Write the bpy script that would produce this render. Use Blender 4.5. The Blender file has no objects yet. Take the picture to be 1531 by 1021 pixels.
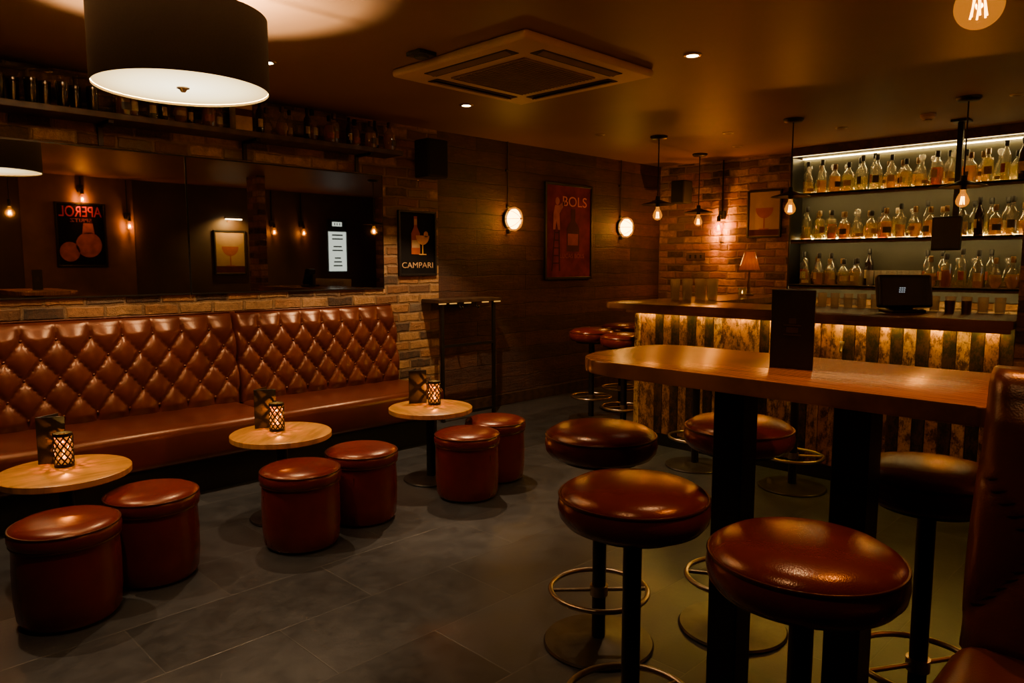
import bpy, bmesh, math, random
from mathutils import Vector, Matrix
random.seed(11)
S = bpy.context.scene
C = S.collection
PI = math.pi
H = 1.5          # eye height
CEIL = 2.74

# ------------------------------------------------------------------ materials
def newmat(name):
    m = bpy.data.materials.new(name); m.use_nodes = True
    nt = m.node_tree; nt.nodes.clear()
    out = nt.nodes.new('ShaderNodeOutputMaterial')
    b = nt.nodes.new('ShaderNodeBsdfPrincipled')
    nt.links.new(b.outputs[0], out.inputs[0])
    return m, nt, b, out
def setin(nt, sock, v):
    if hasattr(v, 'is_output'): nt.links.new(v, sock)
    else: sock.default_value = v
def mth(nt, op, a, b=0.0):
    n = nt.nodes.new('ShaderNodeMath'); n.operation = op
    setin(nt, n.inputs[0], a); setin(nt, n.inputs[1], b)
    return n.outputs[0]
def mixc(nt, f, a, b, mode='MIX'):
    n = nt.nodes.new('ShaderNodeMix'); n.data_type = 'RGBA'; n.blend_type = mode
    setin(nt, n.inputs[0], f)
    setin(nt, n.inputs[6], a if hasattr(a, 'is_output') else (*a, 1)[:4])
    setin(nt, n.inputs[7], b if hasattr(b, 'is_output') else (*b, 1)[:4])
    return n.outputs[2]
def ramp(nt, f, stops, const=False):
    n = nt.nodes.new('ShaderNodeValToRGB'); cr = n.color_ramp
    if const: cr.interpolation = 'CONSTANT'
    while len(cr.elements) < len(stops): cr.elements.new(0.5)
    for e, (p, c) in zip(cr.elements, stops):
        e.position = p; e.color = (*c, 1)
    setin(nt, n.inputs[0], f)
    return n.outputs[0]
def coords(nt, scale=(1,1,1)):
    t = nt.nodes.new('ShaderNodeTexCoord'); mp = nt.nodes.new('ShaderNodeMapping')
    mp.inputs['Scale'].default_value = scale
    nt.links.new(t.outputs['Object'], mp.inputs[0]); return mp.outputs[0]
def sepxyz(nt, v):
    n = nt.nodes.new('ShaderNodeSeparateXYZ'); nt.links.new(v, n.inputs[0]); return n.outputs
def noise(nt, v, scale, detail=3, rough=.55):
    n = nt.nodes.new('ShaderNodeTexNoise'); nt.links.new(v, n.inputs['Vector'])
    n.inputs['Scale'].default_value = scale; n.inputs['Detail'].default_value = detail
    n.inputs['Roughness'].default_value = rough; return n.outputs[0]
def bump(nt, b, h, strength=.3, dist=.01):
    n = nt.nodes.new('ShaderNodeBump'); n.inputs['Strength'].default_value = strength
    n.inputs['Distance'].default_value = dist
    nt.links.new(h, n.inputs['Height']); nt.links.new(n.outputs[0], b.inputs['Normal'])
def cells(nt, U, V, w, h, mort, off=.5):
    vr = mth(nt, 'DIVIDE', V, h); row = mth(nt, 'FLOOR', vr)
    par = mth(nt, 'ABSOLUTE', mth(nt, 'MODULO', row, 2.0))
    uu = mth(nt, 'ADD', mth(nt, 'DIVIDE', U, w), mth(nt, 'MULTIPLY', par, off))
    col = mth(nt, 'FLOOR', uu)
    fu = mth(nt, 'FRACT', uu); fv = mth(nt, 'FRACT', vr)
    mu = mth(nt, 'MULTIPLY', mth(nt, 'MINIMUM', fu, mth(nt, 'SUBTRACT', 1.0, fu)), w)
    mv = mth(nt, 'MULTIPLY', mth(nt, 'MINIMUM', fv, mth(nt, 'SUBTRACT', 1.0, fv)), h)
    mm = mth(nt, 'MINIMUM', mu, mv)
    r = nt.nodes.new('ShaderNodeMapRange'); setin(nt, r.inputs[0], mm)
    r.inputs[1].default_value = mort*.5; r.inputs[2].default_value = mort*1.1
    cb = nt.nodes.new('ShaderNodeCombineXYZ'); setin(nt, cb.inputs[0], col); setin(nt, cb.inputs[1], row)
    wn = nt.nodes.new('ShaderNodeTexWhiteNoise'); nt.links.new(cb.outputs[0], wn.inputs['Vector'])
    return wn.outputs['Value'], r.outputs[0]

def plain(name, col, rough=.5, metal=0, var=.25, scale=8, bmp=0, bscale=60, spec=.5):
    m, nt, b, o = newmat(name); v = coords(nt)
    n = noise(nt, v, scale)
    d = tuple(c*(1-var) for c in col); l = tuple(min(1, c*(1+var)) for c in col)
    nt.links.new(ramp(nt, n, [(.3, d), (.7, l)]), b.inputs['Base Color'])
    b.inputs['Roughness'].default_value = rough; b.inputs['Metallic'].default_value = metal
    b.inputs['Specular IOR Level'].default_value = spec
    if bmp: bump(nt, b, noise(nt, v, bscale, 2), bmp, .004)
    return m
def leather(name, col, rough=.30, var=.2):
    m, nt, b, o = newmat(name); v = coords(nt)
    n = noise(nt, v, 5, 3)
    nt.links.new(ramp(nt, n, [(.3, tuple(c*(1-var) for c in col)), (.72, tuple(c*(1+var) for c in col))]), b.inputs['Base Color'])
    b.inputs['Roughness'].default_value = rough
    b.inputs['Specular Tint'].default_value = (1,.66,.42,1)
    b.inputs['Specular IOR Level'].default_value = .7
    vo = nt.nodes.new('ShaderNodeTexVoronoi'); vo.inputs['Scale'].default_value = 260
    nt.links.new(v, vo.inputs['Vector'])
    h = mth(nt, 'ADD', mth(nt, 'MULTIPLY', vo.outputs[0], .4), mth(nt, 'MULTIPLY', noise(nt, v, 9, 1), .9))
    bump(nt, b, h, .10, .006)
    return m
def wood(name, col, scale=(1,1,1), rough=.4, dark=.45, gs=1.0, wave=.3):
    m, nt, b, o = newmat(name); v = coords(nt, scale)
    n1 = noise(nt, v, 3*gs, 6, .65)
    w = nt.nodes.new('ShaderNodeTexWave'); w.inputs['Scale'].default_value = 2.5*gs
    w.inputs['Distortion'].default_value = 6; w.inputs['Detail'].default_value = 3
    nt.links.new(v, w.inputs['Vector'])
    f = mth(nt, 'ADD', mth(nt, 'MULTIPLY', n1, 1-wave), mth(nt, 'MULTIPLY', w.outputs[1], wave))
    nt.links.new(ramp(nt, f, [(.25, tuple(c*dark for c in col)), (.5, col), (.75, tuple(min(1,c*1.35) for c in col))]), b.inputs['Base Color'])
    b.inputs['Roughness'].default_value = rough
    bump(nt, b, f, .10, .004)
    return m
def brick(name, ax):
    m, nt, b, o = newmat(name); v = coords(nt); s = sepxyz(nt, v)
    wv = noise(nt, v, 7, 3)
    U = mth(nt, 'ADD', s[ax], mth(nt, 'MULTIPLY', wv, .04)); V = mth(nt, 'ADD', s[2], mth(nt, 'MULTIPLY', wv, .036))
    rnd, mask = cells(nt, U, V, .245, .088, .013)
    col = ramp(nt, rnd, [(0,(.05,.036,.026)),(.12,(.46,.22,.075)),(.32,(.28,.125,.043)),(.46,(.56,.32,.125)),(.64,(.17,.083,.036)),(.74,(.58,.38,.17)),(.86,(.20,.155,.10)),(.94,(.07,.047,.03))], True)
    col = mixc(nt, ramp(nt, noise(nt, v, 14, 7, .76), [(.38,(0,0,0)),(.70,(.9,.9,.9))]), col, (.19,.095,.038))
    col = mixc(nt, mixc(nt, .3, mask, (1,1,1)), (.26,.165,.075), col)
    nt.links.new(col, b.inputs['Base Color']); b.inputs['Roughness'].default_value = .85
    hgt = mth(nt, 'ADD', mask, mth(nt, 'MULTIPLY', noise(nt, v, 24, 6, .75), 2.0))
    bump(nt, b, hgt, 1.0, .017)
    return m
def planks(name, ax, k=1.0):
    m, nt, b, o = newmat(name); v = coords(nt); s = sepxyz(nt, v)
    wv = noise(nt, v, 3, 2)
    rnd, mask = cells(nt, s[ax], mth(nt, 'ADD', s[2], mth(nt, 'MULTIPLY', wv, .045)), 1.9, .155, .005, .37)
    g = noise(nt, coords(nt, (1.2,1.2,7)), 3, 9, .8)
    g2 = noise(nt, v, 6, 7, .78)
    f = mth(nt, 'ADD', mth(nt, 'MULTIPLY', rnd, .2), mth(nt, 'MULTIPLY', mth(nt, 'ADD', g, g2), .40))
    col = ramp(nt, f, [(.3,(.010*k,.004*k,.002*k)),(.52,(.060*k,.018*k,.006*k)),(.75,(.17*k,.054*k,.016*k))])
    nt.links.new(mixc(nt, mixc(nt, .4, mask, (1,1,1)), (.008,.004,.002), col), b.inputs['Base Color'])
    b.inputs['Roughness'].default_value = .62
    bump(nt, b, mth(nt, 'ADD', mth(nt, 'MULTIPLY', mask, .7), mth(nt, 'MULTIPLY', mth(nt, 'ADD', g, g2), 2.2)), .9, .016)
    return m
def floor_mat():
    m, nt, b, o = newmat('slate floor tile'); v = coords(nt); s = sepxyz(nt, v)
    rnd, mask = cells(nt, s[0], s[1], .9, .45, .003, .5)
    n = noise(nt, v, 7, 8, .76)
    f = mth(nt, 'ADD', mth(nt, 'MULTIPLY', rnd, .28), mth(nt, 'MULTIPLY', n, .72))
    col = ramp(nt, f, [(.28,(.0165,.0178,.0205)),(.72,(.046,.0495,.056))])
    nt.links.new(mixc(nt, mask, (.058,.059,.061), col), b.inputs['Base Color'])
    nt.links.new(ramp(nt, n, [(.3,(.28,)*3),(.7,(.44,)*3)]), b.inputs['Roughness'])
    bump(nt, b, mth(nt, 'ADD', mth(nt, 'MULTIPLY', mask, .4), mth(nt, 'MULTIPLY', n, .7)), .28, .006)
    return m
SLAT = .075
def cladding():
    m, nt, b, o = newmat('reclaimed striped cladding'); v = coords(nt); s = sepxyz(nt, v)
    idx = mth(nt, 'FLOOR', mth(nt, 'DIVIDE', s[1], SLAT))
    cb = nt.nodes.new('ShaderNodeCombineXYZ'); setin(nt, cb.inputs[0], idx)
    wn = nt.nodes.new('ShaderNodeTexWhiteNoise'); nt.links.new(cb.outputs[0], wn.inputs['Vector'])
    par = mth(nt, 'ABSOLUTE', mth(nt, 'MODULO', idx, 2.0))
    gold = ramp(nt, wn.outputs[0], [(0,(.46,.215,.008)),(.35,(.30,.125,.005)),(.6,(.50,.265,.011)),(.88,(.05,.024,.004))], True)
    dark = ramp(nt, wn.outputs[0], [(0,(.008,.006,.005)),(.46,(.38,.16,.006)),(.76,(.010,.008,.005))], True)
    base = mixc(nt, par, gold, dark)
    g = noise(nt, coords(nt, (1,1.7,.95)), 12, 9, .8)
    g2 = noise(nt, coords(nt, (1,1.4,.8)), 30, 5, .75)
    col = mixc(nt, ramp(nt, g, [(.45,(0,0,0)),(.57,(.96,.96,.96))]), base, (.060,.023,.002))
    col = mixc(nt, ramp(nt, g2, [(.52,(0,0,0)),(.68,(.85,.85,.85))]), col, (.010,.006,.002))
    nt.links.new(col, b.inputs['Base Color']); b.inputs['Roughness'].default_value = .6
    b.inputs['Specular IOR Level'].default_value = .2
    bump(nt, b, g, .6, .007)
    return m
def emit(name, col, strength, var=0):
    m, nt, b, o = newmat(name); nt.nodes.remove(b)
    e = nt.nodes.new('ShaderNodeEmission'); e.inputs[1].default_value = strength
    n = noise(nt, coords(nt), 3)
    nt.links.new(ramp(nt, n, [(.3, tuple(c*(1-var) for c in col)), (.7, col)]), e.inputs[0])
    nt.links.new(e.outputs[0], o.inputs[0]); return m
def drum_glow(name, R):
    m, nt, b, o = newmat(name); nt.nodes.remove(b)
    e = nt.nodes.new('ShaderNodeEmission'); e.inputs[1].default_value = 4.8
    s = sepxyz(nt, coords(nt))
    d = mth(nt, 'SQRT', mth(nt, 'ADD', mth(nt, 'MULTIPLY', s[0], s[0]), mth(nt, 'MULTIPLY', s[1], s[1])))
    nt.links.new(ramp(nt, mth(nt, 'DIVIDE', d, R), [(.1,(1,.83,.50)),(.65,(.78,.58,.28)),(1,(.46,.29,.095))]), e.inputs[0])
    nt.links.new(e.outputs[0], o.inputs[0]); return m
def glass(name, tint, gloss=.10, body=None, bodyf=0, em=None, ems=0, edge=.55):
    m, nt, b, o = newmat(name); nt.nodes.remove(b)
    tr = nt.nodes.new('ShaderNodeBsdfTransparent')
    n = noise(nt, coords(nt), 9)
    nt.links.new(ramp(nt, n, [(.3, tuple(c*.93 for c in tint)), (.7, tint)]), tr.inputs[0])
    sh = tr.outputs[0]
    if body:
        tl = nt.nodes.new('ShaderNodeBsdfTranslucent'); tl.inputs[0].default_value = (*body,1)
        df = nt.nodes.new('ShaderNodeBsdfDiffuse'); df.inputs[0].default_value = (*body,1)
        m2 = nt.nodes.new('ShaderNodeMixShader'); m2.inputs[0].default_value = .3
        nt.links.new(tl.outputs[0], m2.inputs[1]); nt.links.new(df.outputs[0], m2.inputs[2])
        mx = nt.nodes.new('ShaderNodeMixShader'); mx.inputs[0].default_value = bodyf
        nt.links.new(sh, mx.inputs[1]); nt.links.new(m2.outputs[0], mx.inputs[2]); sh = mx.outputs[0]
    if em:
        e = nt.nodes.new('ShaderNodeEmission'); e.inputs[0].default_value = (*em,1); e.inputs[1].default_value = ems
        ad = nt.nodes.new('ShaderNodeAddShader'); nt.links.new(sh, ad.inputs[0]); nt.links.new(e.outputs[0], ad.inputs[1]); sh = ad.outputs[0]
    gl = nt.nodes.new('ShaderNodeBsdfGlossy'); gl.inputs['Roughness'].default_value = .05
    lw = nt.nodes.new('ShaderNodeLayerWeight'); lw.inputs[0].default_value = .35
    f = mth(nt, 'ADD', mth(nt, 'MULTIPLY', lw.outputs[1], edge), gloss*.5)
    mx = nt.nodes.new('ShaderNodeMixShader'); nt.links.new(f, mx.inputs[0])
    nt.links.new(sh, mx.inputs[1]); nt.links.new(gl.outputs[0], mx.inputs[2])
    nt.links.new(mx.outputs[0], o.inputs[0]); return m

M = dict(
 leather_seat = leather('chestnut leather upholstery', (.086,.0155,.005), .30),
 leather_red = leather('oxblood leather', (.120,.0090,.0042), .27),
 leather_stool = leather('russet leather', (.120,.0115,.0045), .23),
 leather_pipe = leather('dark leather piping', (.05,.008,.004), .35),
 floor = floor_mat(), brick_x = brick('old brick facing', 0), brick_y = brick('old brick facing side', 1),
 plank_x = planks('dark plank cladding', 0, .95),
 dark_wall = plain('dark brown wall paint', (.050,.027,.014), .6, 0, .3, 2),
 plaster = plain('brown plaster', (.16,.09,.040), .85, 0, .2, 3),
 ceil = plain('warm satin plaster', (.225,.122,.062), .50, 0, .06, 2, 0, 60, .35),
 wood_top = wood('honey oak', (.52,.235,.010), (1.2,9,1), .36, .40, .9, .0),
 wood_high = wood('varnished walnut', (.34,.135,.027), (7,1,1), .24, .4, 1.1),
 wood_bar = wood('dark bar top', (.15,.06,.018), (7,1,1), .25, .4),
 wood_dark = wood('dark stained wood', (.045,.022,.010), (1,6,6), .5, .4),
 black = plain('black powder coated steel', (.010,.009,.009), .42, .3, .2, 20),
 blackm = plain('matt black', (.008,.007,.007), .75, 0, .2, 12),
 steel = plain('brushed brass steel', (.42,.33,.22), .3, 1, .12, 30),
 base_metal = plain('worn dark metal', (.07,.06,.048), .36, .8, .25, 14),
 cream = plain('off white plastic', (.60,.42,.26), .55, 0, .05, 4),
 grille = plain('dusty brown grille', (.26,.17,.095), .7, 0, .1, 10),
 grille2 = plain('brown grille slats', (.19,.122,.068), .7, 0, .1, 10),
 slot = plain('dark air slot', (.025,.018,.013), .8, 0, .1, 10),
 shade = plain('black drum fabric', (.010,.009,.008), .85, 0, .25, 140),
 shade_in = plain('gold shade lining', (.75,.60,.30), .5, 0, .05, 20),
 diff = drum_glow('drum diffuser', .36),
 down = emit('downlight lens', (1,.82,.50), 30, .05),
 cage_core = emit('bulkhead lamp', (1,.62,.20), 32, .1),
 cage = glass('bulkhead glass', (.97,.66,.28), .05, None, 0, (1,.36,.025), .45, .08),
 fil = emit('glowing filament', (1,.56,.11), 26, .1),
 flame = emit('candle flame', (1,.58,.12), 14, .1),
 strip_bar = emit('amber light strip', (1,.62,.095), 170, .03),
 strip_ledge = emit('ledge light strip', (1,.46,.08), .9, .03),
 strip_shelf = emit('pale light strip', (1,.68,.23), 60, .03),
 strip_top = emit('pale cove strip', (1,.70,.27), 4, .03),
 screen_w = emit('lit menu screen', (.85,1,.93), 1.6, .05),
 bulb = glass('amber bulb glass', (1,.55,.12), .04, None, 0, (1,.38,.02), .42, .08),
 globe = glass('glowing amber globe glass', (1,.50,.08), .02, None, 0, (1,.42,.02), .30, .03),
 tea = glass('glowing amber candle glass', (.95,.42,.06), .05, None, 0, (1,.36,.016), .42, .10),  # emission in the sleeve stands in for candlelight shining through
 wax = plain('candle wax', (.5,.30,.10), .5, 0, .05, 20),
 mirror = plain('dark mirror silvering', (.56,.52,.46), .015, 1, .01, 2),
 glass_clear = glass('clear glass', (.97,.96,.90), .25, (1,.92,.66), .07),
 glass_tumbler = glass('tumbler glass', (.98,.97,.94), .22, (1,.90,.76), .22, None, 0, .5),
 glass_dimmed = glass('dimmed tumbler glass', (.5,.46,.40), .15, (.4,.34,.25), .05),  # tumbler glass darkened in colour so it stays dim under the drum halo
 clad = cladding(), backp = plain('grey green back panel', (.036,.034,.021), .6, 0, .12, 3),
 cover = plain('black menu cover', (.012,.010,.010), .5, 0, .2, 30, .2, 160),
 paper = plain('cream paper', (.45,.38,.26), .8, 0, .05, 20),
 gold = plain('faded gold print', (.045,.030,.016), .5, 0, .15, 40),
 print_red = plain('deep red poster print', (.18,.021,.007), .8, 0, .5, 4, 0, 60, .1),
 print_black = plain('black poster print', (.007,.006,.006), .8, 0, .25, 5, 0, 60, .1),
 print_pale = plain('faded beige poster print', (.30,.20,.10), .6, 0, .2, 3),
 ink_orange = plain('orange ink', (.72,.24,.045), .7, 0, .1, 9, 0, 60, .1),
 ink_amber = plain('amber ink', (.85,.40,.04), .7, 0, .3, 14, 0, 60, .1),
 ink_mid = plain('soft orange red ink', (.46,.14,.045), .7, 0, .3, 9, 0, 60, .1),
 ink_dull = plain('dull orange ink', (.36,.085,.022), .7, 0, .2, 9, 0, 60, .1),
 ink_cream = plain('cream ink', (.50,.32,.15), .7, 0, .25, 9, 0, 60, .1),
 ink_red = plain('red ink', (.55,.026,.013), .7, 0, .15, 9, 0, 60, .1),
 ink_rose = plain('rose ink', (.28,.085,.035), .7, 0, .15, 9, 0, 60, .1),
 ink_brown = plain('brown ink', (.075,.018,.008), .7, 0, .2, 9, 0, 60, .1),
 shade_orange = glass('orange lamp shade', (.12,.05,.02), .02, (.60,.19,.02), .9),
 foam = plain('speaker cloth', (.007,.007,.007), .9, 0, .3, 200),
 bronze = plain('aged bronze', (.16,.09,.04), .4, .8, .2, 20),
 white_logo = emit('white screen mark', (.9,.95,1), .25, .05),
)

# ------------------------------------------------------------------ geometry helpers
def nb(): return bmesh.new()
def fin(name, bm, m, parent=None, smooth=None, loc=None):
    bmesh.ops.recalc_face_normals(bm, faces=bm.faces[:])
    me = bpy.data.meshes.new(name); bm.to_mesh(me); bm.free()
    if smooth:
        me.shade_smooth(); me.set_sharp_from_angle(angle=math.radians(smooth))
    me.materials.append(m)
    o = bpy.data.objects.new(name, me); C.objects.link(o)
    if parent: o.parent = parent
    if loc: o.location = loc
    return o
def box(bm, c, s, b=0, seg=2, mat=None):
    vs = bmesh.ops.create_cube(bm, size=1)['verts']
    for v in vs:
        v.co = Vector((v.co.x*s[0], v.co.y*s[1], v.co.z*s[2]))
        if mat: v.co = mat @ v.co
        v.co += Vector(c)
    if b:
        es = list({e for v in vs for e in v.link_edges})
        bmesh.ops.bevel(bm, geom=es, offset=b, segments=seg, profile=.5, affect='EDGES')
def lathe(bm, prof, seg=32, c=(0,0,0)):
    rings = []
    for r, z in prof:
        if r < 1e-6: rings.append([bm.verts.new((c[0], c[1], c[2]+z))])
        else: rings.append([bm.verts.new((c[0]+r*math.cos(2*PI*k/seg), c[1]+r*math.sin(2*PI*k/seg), c[2]+z)) for k in range(seg)])
    for a, b in zip(rings, rings[1:]):
        if len(a) == 1 and len(b) == 1: continue
        for k in range(seg):
            k2 = (k+1) % seg
            if len(a) == 1: bm.faces.new((a[0], b[k], b[k2]))
            elif len(b) == 1: bm.faces.new((a[k], a[k2], b[0]))
            else: bm.faces.new((a[k], a[k2], b[k2], b[k]))
def tube(bm, pts, r, seg=8, closed=False):
    pts = [Vector(p) for p in pts]; n = len(pts); rings = []
    prev = None
    for i, p in enumerate(pts):
        if closed: t = pts[(i+1) % n]-pts[i-1]
        else: t = pts[min(i+1, n-1)]-pts[max(i-1, 0)]
        t.normalize()
        if prev is None:
            u = t.cross(Vector((0,0,1)) if abs(t.z) < .9 else Vector((1,0,0)))
        else:
            u = prev-t*prev.dot(t)
        u.normalize(); prev = u; w = t.cross(u)
        rings.append([bm.verts.new(p+u*r*math.cos(2*PI*k/seg)+w*r*math.sin(2*PI*k/seg)) for k in range(seg)])
    pairs = list(zip(rings, rings[1:]))
    if closed: pairs.append((rings[-1], rings[0]))
    for a, b in pairs:
        for k in range(seg): bm.faces.new((a[k], a[(k+1) % seg], b[(k+1) % seg], b[k]))
    if not closed:
        bm.faces.new(rings[0][::-1]); bm.faces.new(rings[-1])
def circ(R, z, n=40, c=(0,0)): return [(c[0]+R*math.cos(2*PI*k/n), c[1]+R*math.sin(2*PI*k/n), z) for k in range(n)]
def prism(bm, pts, z0, z1, b=0):
    lo = [bm.verts.new((x,y,z0)) for x,y in pts]; hi = [bm.verts.new((x,y,z1)) for x,y in pts]
    f1 = bm.faces.new(lo[::-1]); f2 = bm.faces.new(hi); n = len(pts)
    for k in range(n): bm.faces.new((lo[k], lo[(k+1)%n], hi[(k+1)%n], hi[k]))
    if b:
        es = [e for f in (f1, f2) for e in f.edges]
        bmesh.ops.bevel(bm, geom=es, offset=b, segments=2, profile=.5, affect='EDGES')
def roundpoly(x0, x1, y0, y1, rs, n=8):
    # corners: (x0,y0),(x1,y0),(x1,y1),(x0,y1)
    out = []
    for (cx, cy, a0), r in zip(((x0,y0,180),(x1,y0,270),(x1,y1,0),(x0,y1,90)), rs):
        ox = cx+(r if cx == x0 else -r); oy = cy+(r if cy == y0 else -r)
        for k in range(n+1):
            a = math.radians(a0+90*k/n); out.append((ox+r*math.cos(a), oy+r*math.sin(a)))
    return out
def flat(bm, pts, y):      # polygon in the local XZ plane, facing -y
    bm.faces.new([bm.verts.new((x, y, z)) for x, z in pts])
def tag(o, label, cat, group=None):
    o['label'] = label; o['category'] = cat
    if group: o['group'] = group
    return o
def thing(name, label, cat, loc=(0,0,0), rz=0, group=None):
    o = bpy.data.objects.new(name, None); C.objects.link(o); o.empty_display_size = .1
    o.location = loc; o.rotation_euler = (0,0,rz)
    return tag(o, label, cat, group)
def struct(name, bm, m):
    o = fin(name, bm, m); o['kind'] = 'structure'; return o
def dup(root, loc, rz=None, label=None, scale=None):
    def cp(o, parent):
        c = o.copy(); C.objects.link(c); c.parent = parent
        for ch in o.children: cp(ch, c)
        return c
    r = cp(root, None); r.location = loc
    if rz is not None: r.rotation_euler = (0,0,rz)
    if scale: r.scale = (scale,)*3
    if label: r['label'] = label
    return r
def text(name, s, width, cx, cz, y, m, parent, maxh=None):
    cu = bpy.data.curves.new(name, 'FONT'); cu.body = s; cu.align_x = 'CENTER'; cu.extrude = .0
    o = bpy.data.objects.new(name+'_curve', cu); C.objects.link(o)
    bpy.context.view_layer.update()
    me = bpy.data.meshes.new_from_object(o.evaluated_get(bpy.context.evaluated_depsgraph_get()))
    bpy.data.objects.remove(o); bpy.data.curves.remove(cu)
    xs = [v.co.x for v in me.vertices]; ys = [v.co.y for v in me.vertices]
    k = width/(max(xs)-min(xs)); mx = (max(xs)+min(xs))/2; my = (max(ys)+min(ys))/2
    kz = k if not maxh else maxh/(max(ys)-min(ys))
    for v in me.vertices: v.co = Vector((cx+(v.co.x-mx)*k, y, cz+(v.co.y-my)*kz))
    me.materials.clear(); me.materials.append(m); me.name = name
    t = bpy.data.objects.new(name, me); C.objects.link(t); t.parent = parent
    return t
def light(kind, loc, energy, col=(1,.58,.16), r=.03, aim=None, cone=80, blend=.5):
    l = bpy.data.lights.new('lamp', kind); l.energy = energy; l.color = col; l.shadow_soft_size = r
    if kind == 'SPOT': l.spot_size = math.radians(cone); l.spot_blend = blend
    o = bpy.data.objects.new('lamp', l); C.objects.link(o); o.location = loc
    if aim: o.rotation_euler = (Vector(aim)-Vector(loc)).to_track_quat('-Z','Y').to_euler()
    return o
ORD = 'first second third fourth fifth sixth seventh eighth ninth tenth eleventh twelfth thirteenth fourteenth fifteenth sixteenth seventeenth eighteenth nineteenth twentieth'.split()
ORD += ['twenty-'+w for w in ORD[:9]]+['thirtieth']+['thirty-'+w for w in ORD[:9]]+['fortieth']+['forty-'+w for w in ORD[:9]]

# ------------------------------------------------------------------ setting
X0, X1, YR, YL = -1.6, 8.24, -1.0, 5.5
YA, YB = 1.15, 3.62
YC = (YA+YB)/2; YW = YB-YA
b = nb(); box(b, ((X0+X1)/2, (YR+YL)/2, -.05), (X1-X0, YL-YR, .1)); struct('floor', b, M['floor'])
b = nb(); box(b, ((X0+X1)/2, (YR+YL)/2, CEIL+.05), (X1-X0, YL-YR, .1)); struct('ceiling', b, M['ceil'])
b = nb(); box(b, ((X0+4.5)/2, YL+.1, CEIL/2), (4.5-X0, .2, CEIL)); struct('wall_left', b, M['brick_x'])
b = nb(); box(b, ((4.5+X1)/2, YL+.1, CEIL/2), (X1-4.5, .2, CEIL)); struct('wall_far', b, M['plank_x'])
b = nb(); box(b, (X1+.1, (YR+YL)/2, CEIL/2), (.2, YL-YR, CEIL)); struct('wall_back', b, M['brick_y'])
b = nb(); box(b, ((X0+X1)/2, YR-.1, CEIL/2), (X1-X0, .2, CEIL)); struct('wall_right', b, M['dark_wall'])
b = nb(); box(b, (X0-.1, (YR+YL)/2, CEIL/2), (.2, YL-YR, CEIL)); struct('wall_behind', b, M['dark_wall'])
b = nb(); box(b, (5.0, .725, CEIL/2), (.10, .36, CEIL)); struct('wall_pier', b, M['brick_y'])
b = nb(); box(b, (3.15, YR+.01, CEIL/2), (1.45, .02, CEIL)); struct('trim_1', b, M['plaster'])
b = nb(); box(b, (8.23,YC,1.88), (.02,YW,1.52)); struct('trim_2', b, M['backp'])
b = nb(); box(b, ((4.5+X1)/2, YL-.012, .06), (X1-4.5, .024, .12), .004); struct('baseboard_far', b, M['wood_dark'])

# ------------------------------------------------------------------ tufted upholstery
bm_ = nb(); bmesh.ops.create_icosphere(bm_, subdivisions=2, radius=.012)
for f in bm_.faces: f.smooth = True
BUT = bpy.data.meshes.new('button'); bm_.to_mesh(BUT); bm_.free(); BUT.materials.append(M['leather_pipe'])
def tufted(parent, x0, x1, n, zb, zt, y0, y1, yb, m, zr, hh, nrow, T, dep=.05):
    w = (x1-x0)/n; R = .05; zc = zt-R
    prof = []
    k = int((zc-zb)/.010)
    for i in range(k+1):
        z = zb+(zc-zb)*i/k; t = (z-zb)/(zc-zb); prof.append((y0+(y1-y0)*t, z, min(1, .25+t*8)*min(1, .35+(1-t)*7)))
    for a in (25,50,75,90): prof.append((y1+R-R*math.cos(math.radians(a)), zc+R*math.sin(math.radians(a)), .35*(1-a/90)))
    prof.append((yb, zt-.002, 0))
    def P(x, z):
        xp = (x-x0)/w; zp = max(-(nrow-1)/2, min(0, (z-zr)/hh))
        return abs(math.sin(PI*(xp+zp))*math.sin(PI*(xp-zp)))**.5
    nx = n*16; bm = nb(); G = []
    for i in range(nx+1):
        x = x0+(x1-x0)*i/nx; e = min(1, min(x-x0, x1-x)/.035); col = []
        for (y, z, kk) in prof:
            yy = min(y-dep*kk*P(x, z)**.6+.03*(1-e)**2, yb)
            col.append(bm.verts.new(T(x, yy, z)))
        G.append(col)
    for i in range(nx):
        for j in range(len(prof)-1): bm.faces.new((G[i][j], G[i+1][j], G[i+1][j+1], G[i][j+1]))
    for i, x in ((0, x0), (nx, x1)):
        back = [bm.verts.new(T(x, yb, p[1])) for p in prof[:-1]]+[G[i][-1]]
        for j in range(len(prof)-1):
            vs2 = []
            for v in [G[i][j], G[i][j+1], back[j+1], back[j]]:
                if v not in vs2: vs2.append(v)
            bm.faces.new(vs2)
    o = fin('backrest', bm, m, parent, 75)
    for r in range(nrow):
        off = .5*(r % 2); z = zr-r*hh/2
        for c in range(0 if off else 1, n):
            x = x0+(c+off)*w; t = (z-zb)/(zc-zb); y = y0+(y1-y0)*t
            bt = bpy.data.objects.new('button', BUT); C.objects.link(bt); bt.parent = o; bt.location = T(x, y-.008, z)
    return o

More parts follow.
